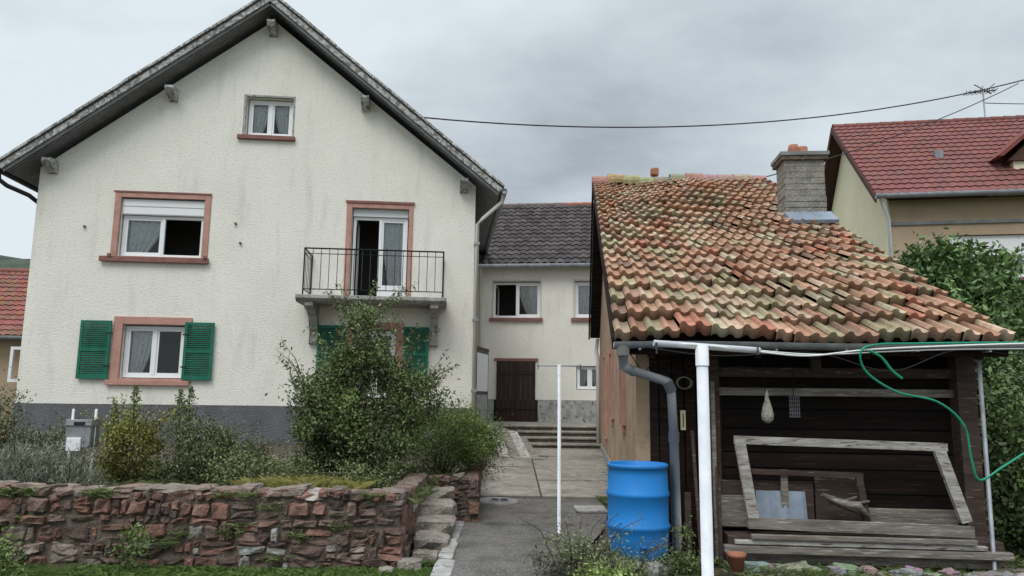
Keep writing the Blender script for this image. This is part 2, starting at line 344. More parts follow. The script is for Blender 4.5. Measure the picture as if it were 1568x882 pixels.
# ================================================================ STONE WALL
def stone_col():
    k=random.random()
    if k<.36: c=(.25,.14,.11)
    elif k<.68: c=(.225,.155,.13)
    elif k<.88: c=(.145,.10,.085)
    elif k<.96: c=(.29,.23,.19)
    else: c=(.44,.41,.37)
    f=random.uniform(.7,1.25); return tuple(x*f for x in c)
def rubble(b,x0,x1,y,z0,z1,yd=.12):
    nx=int((x1-x0)/.06); nz=max(6,int((z1-z0)/.05)); vs=[]
    for j in range(nz+1):
        for i in range(nx+1):
            x=x0+(x1-x0)*i/nx; z=z0-.1+(z1-.02-z0+.1)*j/nz
            vs.append((x,y-.065+.035*noise.noise(Vector((x*7,z*7,1))),z))
    b.add(vs,[(j*(nx+1)+i,j*(nx+1)+i+1,(j+1)*(nx+1)+i+1,(j+1)*(nx+1)+i) for j in range(nz) for i in range(nx)],MORTAR)
    b.box(x0,x1,y+.0,y+.34,z0-.1,z1-.03,MORTAR)
    z=z0-.02
    while z<z1-.03:
        h=random.choice((.07,.10,.13,.16,.19)); h=min(h,z1-z+.01); x=x0+random.uniform(-.0,.05)
        while x<x1-.05:
            w=min(random.choice((.07,.11,.16,.22,.30))*random.uniform(.8,1.25),x1-x+.03)
            wave=.02*math.sin(x*2.1+z*9)
            if h>.12 and random.random()<.45:
                hh=h/2; sp=random.uniform(.35,.65)
                for q,(za,zb) in enumerate(((0,sp),(sp,1))):
                    b.rock((x+w/2,y+random.uniform(-.0,.03),z+wave+h*(za+zb)/2),(w/2*random.uniform(.86,.97),yd,h*(zb-za)/2*.9),STONE,stone_col(),random.uniform(-.15,.15),random.uniform(.25,.55),.18)
            else: b.rock((x+w/2,y+random.uniform(-.025,.035),z+wave+h/2),(w/2*random.uniform(.86,.98),yd,h/2*random.uniform(.8,.98)),STONE,stone_col(),random.uniform(-.18,.18),random.uniform(.25,.6),.19)
            x+=w+.004
        z+=h+.002
    x=x0
    while x<x1-.06:
        w=min(random.uniform(.12,.36),x1-x); c=stone_col(); c=tuple(.55*a+.45*q for a,q in zip(c,(.3,.27,.23)))
        b.rock((x+w/2,y+.12,z1+random.uniform(-.045,.01)),(w/2,.2,random.uniform(.025,.05)),STONE,c,random.uniform(-.08,.08),.45,.2); x+=w
b=B(); rubble(b,-9.5,-1.06,7.5,.0,.72)
for j in range(5):
    for i in range(6): b.rock((-1.17,7.62+i*.38+(.15 if j%2 else 0),.06+j*.14),(.13,.19,.075),STONE,stone_col(),0,.4,.14)
b.obj('stone_retaining_wall')
b=B(); rubble(b,-1.3,-.42,10.05,.05,.60)
for i in range(24):
    for j in range(4): b.rock((-.52-.01*i,10.25+i*.38,.14+.13*j),(.1,.19,.07),STONE,stone_col(),0,.4,.14)
b.obj('stone_retaining_wall')
b=B()
for (x,y,z,w,d,h) in ((-.83,8.35,.1,.2,.3,.09),(-.87,8.9,.18,.24,.3,.1),(-.93,9.35,.3,.28,.28,.1),(-.98,9.7,.42,.28,.2,.09),(-.84,7.78,.06,.13,.12,.06),(-.95,7.42,.05,.12,.09,.06),(-1.15,7.25,.03,.07,.05,.04)):
    b.rock((x,y,z),(w,d,h),STONE,(.33,.29,.25),random.uniform(-.1,.1),.35,.16)
b.obj('garden_stone_steps')
# ================================================================ WHITE HOUSE
H=empty('white_house',(-.9931,19.0,0),5.4)
b=B()
holes=[(-6.03,-4.83,8.34,9.39),(-8.93,-6.89,5.06,6.56),(-3.19,-1.73,4.09,6.5),(-8.62,-7.14,2.03,3.35),(-3.02,-1.95,1.6,3.35)]
holed_wall(b,[(-10.95,1.4),(0,1.4),(0,7.2),(-5.47,11.55),(-10.95,7.25)],holes,0,.3,STUCCO)
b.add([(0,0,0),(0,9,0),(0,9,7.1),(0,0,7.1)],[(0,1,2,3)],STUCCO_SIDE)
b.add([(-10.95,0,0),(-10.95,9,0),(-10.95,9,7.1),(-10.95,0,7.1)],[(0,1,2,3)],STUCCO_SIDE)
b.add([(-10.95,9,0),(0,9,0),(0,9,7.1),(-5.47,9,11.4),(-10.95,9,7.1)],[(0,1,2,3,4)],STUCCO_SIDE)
b.obj('walls',H)
b=B()
for (x,z) in ((-9.75,5.75),(-6.1,5.95),(-5.95,5.45)): b.lathe([(0,0),(.03,0),(.03,.05),(0,.05)],(x,-.03,z),SANDD,8); b.box(x-.02,x+.02,-.07,.0,z,z+.03,SANDD)
b.obj('shutter_hooks',H)
b=B(); b.box(-10.98,.03,-.035,9.03,0,1.4,PLINTH); b.obj('plinth',H)
def strip(b,p0,p1,o0,o1,y0,y1,m):
    p0=Vector(p0);p1=Vector(p1);d=(p1-p0).normalized();n=Vector((-d.y,d.x))
    if n.y<0:n=-n
    q=[p0+n*o0,p1+n*o0,p1+n*o1,p0+n*o1]; b.prism([(k.x,k.y) for k in q],y0,y1,m)
b=B(); A=(-5.45,11.92)
for E in ((-11.6,7.10),(.66,6.98)):
    strip(b,A,E,.02,.07,-.66,9.6,ROOFD)
    strip(b,A,E,-.12,.018,-.64,-.60,BARGE)
    strip(b,A,E,-.19,-.123,-.585,-.56,SOFF)
    strip(b,A,E,-.10,-.04,-.555,9.5,SOFF)
    a=Vector(A);e=Vector(E);L_=(e-a).length;k=int(L_/.42)
    for i in range(k):
        p=a.lerp(e,i/k);q=a.lerp(e,(i+.97)/k);o=random.uniform(.0,.02)
        strip(b,p,q,.04+o,.095+o,-.70+random.uniform(0,.02),-.3,BARGE)
    for i in range(0,5):
        strip(b,A,E,-.12,-.101,-.5+i*.11,-.42+i*.11,SOFF)
b.obj('roof',H)
b=B()
for (x,z) in ((-7.86,9.46),(-10.62,7.42),(-2.95,9.44),(-.32,7.32),(-5.45,11.4)):
    pr=[(0,z-.02),(-.42,z-.02),(-.45,z-.09),(-.36,z-.2),(-.22,z-.22),(-.1,z-.3),(0,z-.33)]
    b.prism(pr,x-.1,x+.1,BARGE,'x')
b.obj('purlin_ends',H,bevel=.012)
b=B()
b.tube([(.72,-.6,6.93),(.72,9.5,6.93)],.075,ZINC,10); b.tube([(-11.66,-.6,7.02),(-11.66,9.5,7.02)],.075,BLACK,10)
b.tube([(-11.66,-.45,6.98),(-11.64,-.45,6.78),(-11.5,-.35,6.66),(-11.1,-.1,6.5),(-11.03,.2,6.4),(-11.03,3,6.3),(-11.03,3,.4)],.055,BLACK,10)
b.tube([(.7,-.45,6.9),(.68,-.42,6.7),(.2,-.15,6.3),(.06,-.1,6.15),(.05,-.1,.5)],.05,PIPE,10)
for z in (5.6,3.6,1.8): b.box(-.02,.13,-.17,-.02,z,z+.06,ZINC)
b.obj('gutters_and_downpipes',H)
def surround(b,x0,x1,z0,z1,hx0,hx1,hz0,hz1,m,p=.035,bottom=True):
    b.box(x0,hx0,-p,.05,z0,z1,m);b.box(hx1,x1,-p,.05,z0,z1,m);b.box(hx0,hx1,-p,.05,hz1,z1,m)
    if bottom:b.box(hx0,hx1,-p,.05,z0,hz0,m)
b=B()
surround(b,-9.08,-6.74,4.93,6.7,-8.93,-6.89,5.06,6.56,SAND); b.box(-9.3,-6.68,-.12,-.036,4.9,5.03,SANDD); b.box(-9.12,-6.72,-.05,-.036,6.68,6.73,SANDD)
for x in(-9.1,-6.8): b.box(x,x+.09,-.16,-.121,5.03,5.09,SANDD)
surround(b,-3.33,-1.62,4.09,6.66,-3.19,-1.73,4.09,6.5,SAND,bottom=False); b.box(-3.36,-1.58,-.06,-.036,6.62,6.69,SANDD)
surround(b,-8.84,-6.98,1.87,3.54,-8.62,-7.14,2.03,3.35,SAND); b.box(-8.9,-6.94,-.1,-.036,1.86,1.98,SAND)
surround(b,-3.2,-1.76,1.45,3.52,-3.02,-1.95,1.6,3.35,SAND)
b.box(-6.2,-4.74,-.1,.2,8.22,8.33,SANDD)
surround(b,-6.1,-4.79,8.34,9.45,-6.03,-4.83,8.34,9.39,CONC,.015,False)
b.obj('stone_surrounds',H,bevel=.008)
b=B()
window(b,-6.0,-4.86,8.36,9.36,.16,None,'LR')
b.box(-8.93,-6.89,.06,.3,6.14,6.54,SHUT)
b.box(-8.9,-6.92,.045,.06,6.36,6.53,WHITE); b.box(-8.9,-6.92,.05,.06,6.16,6.33,WHITE)
window(b,-8.9,-6.92,5.07,6.13,.14,'R','L',.07)
b.box(-3.17,-1.75,.08,.3,6.3,6.49,SHUT)
window(b,-3.16,-1.76,4.1,6.29,.14,'L','R',.07)
b.box(-2.42,-1.82,.12,.14,4.17,4.5,WHITE)
window(b,-8.6,-7.16,2.05,3.32,.14,None,'L',.07)
window(b,-3.0,-1.97,1.62,3.32,.14,None,'L',.07)
for h in holes: room(b,*h,.301)
b.obj('windows',H)
def shutter(b,x0,x1,z0,z1,y=-.1):
    f=.07
    for q in((x0,x0+f,z0,z1),(x1-f,x1,z0,z1),(x0+f,x1-f,z0,z0+.12),(x0+f,x1-f,z1-f,z1),(x0+f,x1-f,(z0+z1)/2-.04,(z0+z1)/2+.04)): b.box(q[0],q[1],y,y+.045,q[2],q[3],GREEN)
    for za,zb in ((z0+.12,(z0+z1)/2-.04),((z0+z1)/2+.04,z1-f)):
        n=int((zb-za)/.05)
        for i in range(n):
            M=Matrix.Translation((0,y+.024,za+(i+.5)*(zb-za)/n))@Matrix.Rotation(math.radians(40),4,'X')
            b.box(x0+f,x1-f,-.024,.024,-.005,.005,GREEN,M=M)
b=B()
shutter(b,-9.58,-8.86,2.0,3.42);shutter(b,-7.12,-6.42,2.0,3.42);shutter(b,-3.9,-3.22,2.0,3.42);shutter(b,-1.76,-1.13,2.05,3.42)
for x in(-8.9,-7.1): 
    for z in (2.3,3.1): b.box(x-.06,x+.06,-.11,-.04,z,z+.03,BLACK)
b.obj('shutters',H)
b=B()
b.prism([(-1.1,4.06),(0,4.1),(0,3.92),(-1.0,3.9),(-1.1,3.97)],-4.3,-.7,CONC,'x')
for x in(-4.0,-1.0):
    b.prism([(0,3.9),(-1.0,3.9),(-1.0,3.8),(-.75,3.78),(-.35,3.6),(-.2,3.3),(-.12,3.28),(-.14,2.95),(0,2.93)],x-.1,x+.1,CONC,'x')
b.obj('balcony_slab',H,bevel=.01)
b=B(); zt=5.2; zb=4.2
def rail(p,q,n):
    p=Vector(p);q=Vector(q)
    b.tube([(p.x,p.y,zt),(q.x,q.y,zt)],.02,BLACK,6)
    b.tube([(p.x,p.y,zb),(q.x,q.y,zb)],.013,BLACK,6); b.tube([(p.x,p.y,zt-.13),(q.x,q.y,zt-.13)],.01,BLACK,6)
    for i in range(n+1):
        t=p.lerp(q,i/n); b.tube([(t.x,t.y,4.07 if i in(0,n) else zb),(t.x,t.y,zt)],.02 if i in(0,n) else .009,BLACK,5)
rail((-4.15,-1.02,0),(-.8,-1.02,0),17); rail((-4.15,-1.02,0),(-4.15,-.02,0),5); rail((-.8,-1.02,0),(-.8,-.02,0),5)
b.obj('balcony_railing',H)
# ================================================================ REAR HOUSE
Bh=empty('rear_house',(.9,26,0),-7)
b=B()
bh=[(-1.58,.11,4.47,5.79),(1.33,3.0,4.47,5.79),(-1.42,-.03,.9,2.96),(1.38,2.3,1.98,2.8)]
holed_wall(b,[(-4,1.62),(7,1.62),(7,6.3),(-4,6.3)],[bh[0],bh[1],bh[3]],0,.25,STUCCO)
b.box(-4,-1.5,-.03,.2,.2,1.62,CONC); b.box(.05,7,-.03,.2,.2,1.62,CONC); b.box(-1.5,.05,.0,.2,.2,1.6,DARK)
b.add([(7,0,0),(7,7,0),(7,7,6.3),(7,3.5,9.5),(7,0,6.3)],[(0,1,2,3,4)],STUCCO)
b.obj('walls',Bh)
b=B(); window(b,bh[0][0],bh[0][1],4.5,5.76,.12,'L','R',.07); window(b,bh[1][0],bh[1][1],4.5,5.76,.12,None,'LR',.07)
window(b,1.4,2.28,2.0,2.78,.1,None,'LR',.05)
for h in (bh[0],bh[1],bh[3]): room(b,*h,.26)
b.box(-1.7,.2,-.1,-.001,4.36,4.47,SANDD);b.box(1.2,3.1,-.1,-.001,4.36,4.47,SANDD)
for h in bh[:2]: surround(b,h[0]-.05,h[1]+.05,h[2],h[3]+.06,h[0],h[1],h[2],h[3],TRIMG,.012,False)
b.obj('windows',Bh)
b=B()
for i in range(8):
    x=-1.41+i*.172; b.box(x,x+.160,-.06,-.02,.88,2.94,GATE)
b.box(-.735,-.715,-.085,-.061,.9,2.94,BLACK)
for z in(1.3,2.5): b.box(-1.38,-.76,-.09,-.061,z,z+.1,GATE);b.box(-.69,-.06,-.09,-.061,z,z+.1,GATE)
b.box(-1.5,.05,-.05,-.002,2.95,3.05,SANDD)
b.obj('double_gate',Bh)
b=B(); g=lambda r,c:(lambda f:(f,f*.98,f))(random.uniform(.7,1.25))
th=math.atan2(3.1,3.8)
tile_roof(b,(-4.2,-.35,6.35),(1,0,0),(0,math.cos(th),math.sin(th)),11.4,15,42,.33,.045,.05,ROOFD,g,.006,prof=2)
b.add([(-4.2,-.3,6.27),(7.2,-.3,6.27),(7.2,3.6,9.4),(-4.2,3.6,9.4)],[(0,1,2,3)],SOFF)
b.add([(-4.2,7.4,6.27),(7.2,7.4,6.27),(7.2,3.6,9.4),(-4.2,3.6,9.4)],[(0,1,2,3)],ROOFD)
ridge_caps(b,(-4.2,3.55,9.5),(7.2,3.55,9.5),TILER,30,.13,lambda r,c:(.34,.13,.08) if c>.42 else (.15,.12,.11))
b.tube([(-4.2,-.42,6.28),(7.2,-.42,6.28)],.08,ZINC,8); b.tube([(-2.0,-.4,6.25),(-2.02,-.1,5.9),(-2.02,-.08,1)],.05,PIPE,8)
b.obj('roof',Bh)
b=B(); b.box(0,.05,0,1.5,0,2.3,BLACK); b.box(.051,.06,.1,1.4,1.1,2.2,SHUT); b.box(.051,.06,.1,1.4,.1,1.0,ZINC); b.box(0,.06,-.02,1.52,2.3,2.38,BROWNB)
o=b.obj('glazed_entrance_screen'); o.location=(-1.05,21.2,.75); o.rotation_euler=(0,0,math.radians(-12))
# ================================================================ SHED / BARN
S=empty('tiled_barn',(1.06,7.40,0),-5)
slope=math.atan2(6.5-2.25,8.8); us=(0,math.cos(slope),math.sin(slope)); Ls=math.hypot(8.8,4.25)
def shedcol(r,c):
    k=random.random(); lich=.5*(1-r)+.35*(noise.noise(Vector((r*5,c*5,2)))+.3)
    if k<lich*.5: c0=random.choice(((.42,.36,.23),(.46,.40,.28),(.31,.265,.17)))
    elif k<.74: c0=random.choice(((.43,.255,.17),(.47,.295,.205),(.40,.225,.15),(.45,.275,.18)))
    elif k<.88: c0=(.50,.37,.27)
    elif k<.94: c0=(.27,.17,.125)
    else: c0=(.45,.20,.135)
    f=random.uniform(.8,1.15); return tuple(x*f for x in c0)
b=B()
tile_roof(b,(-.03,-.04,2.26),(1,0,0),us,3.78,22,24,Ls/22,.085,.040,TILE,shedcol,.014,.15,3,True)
ridge_caps(b,(-.05,8.8,6.52),(3.75,8.8,6.52),TILE,11,.15,lambda r,c:tuple(x*random.uniform(.8,1.2) for x in (.38,.29,.22)),.10)
b.rock((1.35,8.8,6.72),(.09,.09,.09),CLAY,(1,1,1)); 
b.obj('roof_tiles',S)
b=B()
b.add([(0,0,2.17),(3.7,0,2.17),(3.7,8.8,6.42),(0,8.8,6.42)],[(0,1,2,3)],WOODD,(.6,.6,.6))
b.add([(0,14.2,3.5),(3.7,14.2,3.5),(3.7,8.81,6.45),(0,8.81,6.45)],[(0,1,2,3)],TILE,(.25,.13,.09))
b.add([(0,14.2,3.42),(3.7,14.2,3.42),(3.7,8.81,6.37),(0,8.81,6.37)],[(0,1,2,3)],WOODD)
for x in(-.05,3.68):
    b.prism([(0,2.15),(8.8,6.40),(8.8,6.53),(0,2.27)],x,x+.045,WOODD,'x',(1.2,1,1)); b.prism([(14.25,3.38),(8.8,6.38),(8.8,6.54),(14.25,3.54)],x+.001,x+.043,WOODD,'x',(1.2,1,1))
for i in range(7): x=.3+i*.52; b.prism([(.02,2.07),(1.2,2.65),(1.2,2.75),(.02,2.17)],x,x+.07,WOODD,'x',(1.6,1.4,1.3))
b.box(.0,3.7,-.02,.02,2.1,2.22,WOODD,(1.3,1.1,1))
b.obj('roof_frame',S)
b=B()
ww=[(3.0,3.6,1.3,2.5),(6.2,6.9,1.3,2.5),(9.2,9.9,.8,2.6)]
lo=[Vector((a,c,0)) for a,c in ((.75,0),(14,0),(14,3.4),(8.8,6.3),(.75,2.45))]
loops=[lo]+[[Vector((p[0],p[1],0)) for p in((h[0],h[2]),(h[1],h[2]),(h[1],h[3]),(h[0],h[3]))] for h in ww]
fl=[p for l in loops for p in l]
b.add([(.27,p.x,p.y) for p in fl],[tuple(t) for t in tessellate_polygon(loops)],OCHRE)
for h in ww:
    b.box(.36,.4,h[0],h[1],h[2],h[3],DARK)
    for q in((h[0]-.08,h[0],h[2],h[3]),(h[1],h[1]+.08,h[2],h[3]),(h[0],h[1],h[3],h[3]+.1),(h[0],h[1],h[2]-.1,h[2])): b.box(.22,.3,*q,SAND)
b.box(.25,.28,.75,14,-.1,.45,CONC)
b.add([(3.55,.5,0),(3.55,14,0),(3.55,14,3.4),(3.55,8.8,6.3),(3.55,.5,2.4)],[(0,1,2,3,4)],WOODD)
b.add([(.27,14,0),(3.55,14,0),(3.55,14,3.4),(.27,14,3.4)],[(0,1,2,3)],OCHRE)
b.box(.22,.36,.5,.75,0,2.35,OCHRE)
b.tube([(.2,13.6,3.35),(.16,13.6,3.0),(.2,13.5,2.8),(.2,13.5,.3)],.05,PIPE,8)
b.obj('gable_wall',S)
b=B()
z=.1
while z<2.3:
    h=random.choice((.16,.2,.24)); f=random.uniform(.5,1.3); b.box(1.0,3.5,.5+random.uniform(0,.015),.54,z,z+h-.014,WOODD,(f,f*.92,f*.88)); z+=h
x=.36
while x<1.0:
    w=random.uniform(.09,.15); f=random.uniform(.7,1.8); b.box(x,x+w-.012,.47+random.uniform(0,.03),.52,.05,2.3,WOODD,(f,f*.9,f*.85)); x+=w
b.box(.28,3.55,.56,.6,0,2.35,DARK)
b.box(1.0,3.52,.42,.5,1.71,1.79,WOODG); b.box(1.0,3.52,.43,.5,1.9,2.0,WOODB)
b.box(3.38,3.56,.33,.56,.1,2.25,WOODB); b.box(.94,1.06,.38,.54,.1,2.25,WOODB); b.box(.96,1.0,.30,.37,.1,1.85,WOODG)
b.box(2.0,2.1,.4,.5,1.95,2.2,WOODB)
b.obj('plank_front',S,bevel=.004)
b=B()
b.box(1.04,3.55,.12,.46,.12,.24,WOODG);b.box(1.0,3.62,.02,.10,.22,.29,WOODG);b.box(1.1,3.4,.03,.09,.30,.34,WOODP);b.box(1.25,3.3,.0,.05,.355,.40,WOODG);b.box(1.05,3.58,.1,.44,.25,.37,WOODB)
b.obj('sill_boards',S,bevel=.006)
b=B()
pts=[(-.04+i*(3.82/20)) for i in range(21)]
vs=[]
for x in pts:
    for k in range(7):
        w=math.pi+math.pi*k/6; vs.append((x,-.10+.065*math.cos(w),2.215+.065*math.sin(w)+.008*math.sin(x*2)))
b.add(vs,[(i*7+k,i*7+k+1,(i+1)*7+k+1,(i+1)*7+k) for i in range(20) for k in range(6)],ZINC,smooth=True)
for i in range(6): b.box(.2+i*.65,.22+i*.65,-.17,-.03,2.135,2.15,ZINC)
b.tube([(.05,-.09,2.18),(.05,-.09,2.08)],[.065,.065],PIPE,14); b.tube([(.05,-.09,2.08),(.06,-.07,1.98),(.16,0,1.93)],.052,PVCG,14)
b.tube([(.12,-.03,1.945),(.42,.08,1.86),(.5,.12,1.84),(.54,.14,1.78),(.56,.15,1.3)],.045,PVCG,14)
b.tube([(.56,.15,1.32),(.57,.15,.2),(.6,.1,.1)],.047,PVCG,14); b.tube([(.56,.15,1.34),(.56,.15,1.24)],.054,PVCG,14); b.tube([(.5,.12,1.84),(.545,.14,1.74)],.054,PVCG,14)
b.obj('gutter_and_downpipe',S)
b=B()
cx0,cx1,cy0,cy1=3.02,3.66,4.65,5.15
z=4.3
while z<5.58:
    b.box(cx0+random.uniform(-.008,.008),cx1+random.uniform(-.008,.008),cy0+random.uniform(-.008,.004),cy1,z,z+.085,BRICKC); b.box(cx0+.006,cx1-.006,cy0+.006,cy1-.006,z+.085,z+.1,BRICKC); z+=.1
b.box(cx0-.05,cx1+.05,cy0-.05,cy1+.05,z,z+.07,MORTAR);b.box(cx0-.07,cx1+.07,cy0-.07,cy1+.07,z+.07,z+.13,SOFF)
b.lathe([(.10,0),(.095,.14),(.075,.22),(.05,.22),(.05,0)],(3.25,4.9,z+.12),CLAY,18); b.lathe([(.1,0),(.095,.19),(.07,.19)],(3.40,4.95,z+.12),CLAY,18)
b.obj('chimney',S)
b=B(); b.prism([(4.3,4.45),(4.63,4.6),(4.63,4.72),(4.28,4.5)],2.98,3.72,BLUEZ,'x'); b.obj('chimney_flashing',S)
MS=Matrix.Translation((1.06,7.40,0))@Matrix.Rotation(math.radians(-5),4,'Z')
def place(b,name,bevel=0):
    o=b.obj(name,bevel=bevel); o.matrix_world=MS; return o
b=B()
def bar(x0,z0,x1,z1,w,y0,y1,m,tilt=0):
    d=Vector((x1-x0,z1-z0)).normalized();n=Vector((-d.y,d.x))*w/2
    b.prism([(x0-n.x,z0-n.y),(x1-n.x,z1-n.y),(x1+n.x,z1+n.y),(x0+n.x,z0+n.y)],y0,y1,m)
bar(1.17,1.27,3.18,1.23,.065,.20,.26,WOODP); bar(1.21,1.24,1.32,.50,.09,.17,.22,WOODP); bar(3.10,1.20,3.30,.54,.09,.17,.22,WOODP); bar(1.26,.48,3.34,.45,.09,.14,.2,WOODG)
bar(1.3,.96,2.4,.94,.04,.27,.3,WOODB); bar(2.36,.95,2.42,.5,.05,.26,.3,WOODB)
place(b,'old_window_frame',.006)
b=B(); b.box(1.05,1.95,.36,.41,.40,.86,WOODB); b.box(1.97,2.42,.38,.41,.45,.93,WOODB); b.box(2.44,3.3,.34,.40,.38,.62,WOODG); b.box(1.62,1.69,.3,.34,.5,.98,WOODG); b.box(1.02,1.3,.3,.35,.42,.72,WOODG)
place(b,'leaning_boards',.005)
b=B(); vs=[]
for i in range(13):
    for j in range(2): vs.append((1.38+i*.04,.28+.012*math.sin(i*1.6)+.06*j,.50+.27*j))
b.add(vs,[(2*i,2*i+2,2*i+3,2*i+1) for i in range(12)],BLUEZ); place(b,'corrugated_sheet')
b=B(); b.tube([(1.98,.2,.76),(2.15,.22,.68),(2.32,.2,.66),(2.42,.22,.56)],[.02,.045,.04,.015],WOODG,8); b.tube([(2.15,.22,.68),(2.3,.18,.75)],[.025,.008],WOODG,6); b.tube([(2.2,.22,.66),(2.44,.25,.70)],[.025,.01],WOODG,6);b.tube([(2.05,.2,.70),(2.3,.18,.60)],[.02,.02],WOODB,6); place(b,'driftwood_branch')
b=B()
for k in range(7):
    b.tube([(.7+.075*math.cos(a)+random.uniform(-.01,.01),.33+k*.008,1.83+.06*math.sin(a)) for a in np.linspace(0,6.28,18)],.006,WOODG,5)
place(b,'wire_coil')
b=B(); b.tube([(1.47,.2,2.1),(1.48,.2,1.75)],.004,BLACK,4); b.lathe([(.0,.34),(.015,.3),(.02,.24),(.045,.16),(.062,.08),(.055,.03),(.02,.0),(0,0)],(1.49,.2,1.44),NETM,14)
place(b,'hanging_net_bag')
b=B(); b.tube([(1.78,.3,1.98),(1.78,.3,1.7)],.004,BLACK,4)
for i in range(6): b.tube([(1.74+i*.018,.3,1.5),(1.74+i*.018,.3,1.7)],.003,ZINC,4); b.tube([(1.73,.3,1.5+i*.04),(1.84,.3,1.5+i*.04)],.003,ZINC,4)
place(b,'hanging_wire_rack')
b=B(); b.box(.66,.71,.36,.40,1.35,1.55,THERMO); b.box(.68,.69,.355,.36,1.38,1.52,BLACK); place(b,'wall_thermometer',.005)
b=B()
for (x,w) in ((.82,.35),(1.02,.5),(.9,.2)): b.tube([(x,.25,.05),(x-.05,.35,1.0+w)],.018,WOODB,6)
b.box(.66,.72,.2,.24,.1,.75,WOODB); b.box(.84,.93,.22,.25,.08,.62,WOODG); b.box(.97,1.0,.12,.15,.1,.9,WOODB); place(b,'garden_stakes')
b=B(); b.tube([(3.45,.05,0.1),(3.46,.05,2.1)],.02,ZINC,8); place(b,'metal_prop')
b=B()
prof=[(0,0),(.25,0),(.272,.02),(.28,.06),(.288,.2),(.29,.27),(.302,.285),(.302,.315),(.29,.33),(.29,.58),(.302,.595),(.302,.625),(.29,.64),(.286,.8),(.278,.86),(.29,.865),(.294,.895),(.285,.905),(.27,.9),(.268,.5),(0,.45)]
b.lathe(prof,(0,0,0),BARREL,40); b.lathe([(0,0),(.03,0),(.03,.03),(0,.03)],(.0,-.295,.12),BARREL,10); o=b.obj('blue_water_barrel'); o.location=(1.24,7.36,.18); o.scale=(1.0,1.0,.955)
b=B(); b.rock((1.24,7.36,.10),(.33,.33,.08),CONC,(1,1,1),0,.4,.05); b.obj('barrel_base_slab')
b=B(); b.lathe([(0,0),(.065,0),(.09,.13),(.1,.13),(.103,.165),(.09,.165),(.08,.12),(0,.12)],(0,0,0),CLAY,24); o=b.obj('terracotta_flowerpot'); o.location=(2.10,7.1,.11); o.scale=(.85,.85,.95)
b=B()
for i in range(34):
    b.rock((2.3+i*.14+random.uniform(-.03,.03),7.26-.022*i+random.uniform(-.1,.08),.10+random.uniform(-.01,.03)),(random.uniform(.05,.13),random.uniform(.05,.1),random.uniform(.025,.05)),STONE,tuple(x*random.uniform(.7,1.2) for x in(.36,.33,.29)),random.uniform(-.1,.1),.4,.2)
b.box(2.2,4.4,7.42,7.54,.09,.14,WOODG); b.box(4.5,6,7.1,7.2,.08,.14,WOODG)
b.obj('edging_stones')
# ================================================================ clothes line posts and cords
def clothes_post(x,y,h,arm0,arm1,r,base=0,dz=0):
    b=B(); b.tube([(x,y,base),(x,y,h)],r,POSTW,14); b.tube([(x-arm0,y,h+dz*arm0),(x+arm1,y,h-dz*arm1)],r*.55,POSTW,10)
    b.tube([(x,y,h-.12),(x,y,h+.01)],r*1.15,POSTW,14)
    for a in(-arm0*.95,arm1*.95): b.tube([(x+a,y-.02,h+.02),(x+a,y-.02,h-.05)],.006,ZINC,5)
    b.obj('clothes_line_post')
clothes_post(.60,9.2,2.06,.28,.27,.022)
clothes_post(1.185,4.6,1.985,.30,.36,.036,0,.06)
def cord(name,pts,r,m,sub=6):
    b=B(); P=[Vector(p) for p in pts]; out=[]
    for i in range(len(P)-1):
        p0=P[max(i-1,0)];p1=P[i];p2=P[i+1];p3=P[min(i+2,len(P)-1)]
        for k in range(sub):
            t=k/sub; out.append(.5*((2*p1)+(p2-p0)*t+(2*p0-5*p1+4*p2-p3)*t*t+(3*p1-p0-3*p2+p3)*t**3))
    out.append(P[-1]); b.tube(out,r,m,6); b.obj(name)
cord('white_clothes_line',[(.9,4.6,2.0),(1.2,4.58,1.99),(1.55,4.6,1.955),(1.85,4.6,1.935),(2.2,4.6,1.975),(2.6,4.6,2.0),(3.3,4.6,2.03),(4.5,4.6,2.06)],.0065,WCORD)
cord('white_clothes_line',[(1.5,4.62,1.97),(1.9,4.62,1.945),(2.4,4.62,1.97),(2.9,4.62,1.99),(4.5,4.62,2.02)],.004,WCORD)
cord('green_cord',[(4.2,4.7,2.03),(3.19,4.64,2.035),(2.5,4.62,2.02),(2.28,4.6,2.01),(2.165,4.58,1.965),(2.2,4.6,1.84),(2.38,4.6,1.72),(2.63,4.6,1.66),(2.78,4.6,1.52),(2.81,4.6,1.32),(2.85,4.6,1.195),(2.99,4.6,1.27),(3.19,4.62,1.38),(3.8,4.7,1.7)],.007,GCORD)
cord('green_cord',[(2.22,4.59,1.97),(2.3,4.6,1.93),(2.36,4.6,1.85),(2.42,4.6,1.80)],.008,GCORD)
cord('black_cable',[(1.3,7.2,2.16),(2,7.15,2.08),(2.9,7.1,2.12),(3.6,7.05,1.95),(4.2,7.0,2.15),(4.9,7.0,2.1)],.005,BLACK)
cord('black_cable',[(1.15,7.5,2.2),(1.35,7.6,1.95),(1.5,7.7,2.02),(1.9,7.7,1.9),(2.3,7.6,2.0),(3.2,7.5,1.93),(4.6,7.3,2.0)],.005,BLACK)
def cable(p,q,sag,r,name='power_line'):
    p=Vector(p);q=Vector(q); b=B(); b.tube([p.lerp(q,i/30)-Vector((0,0,sag*4*(i/30)*(1-i/30))) for i in range(31)],r,BLACK,5); b.obj(name)
cable((-2.45,18.3,8.83),(20,23,13.25),1.15,.02)
cable((5.4,19,7.2),(18,25,13.0),.3,.016)
cable((17.1,25.6,12.5),(24,26,12.9),.1,.016)
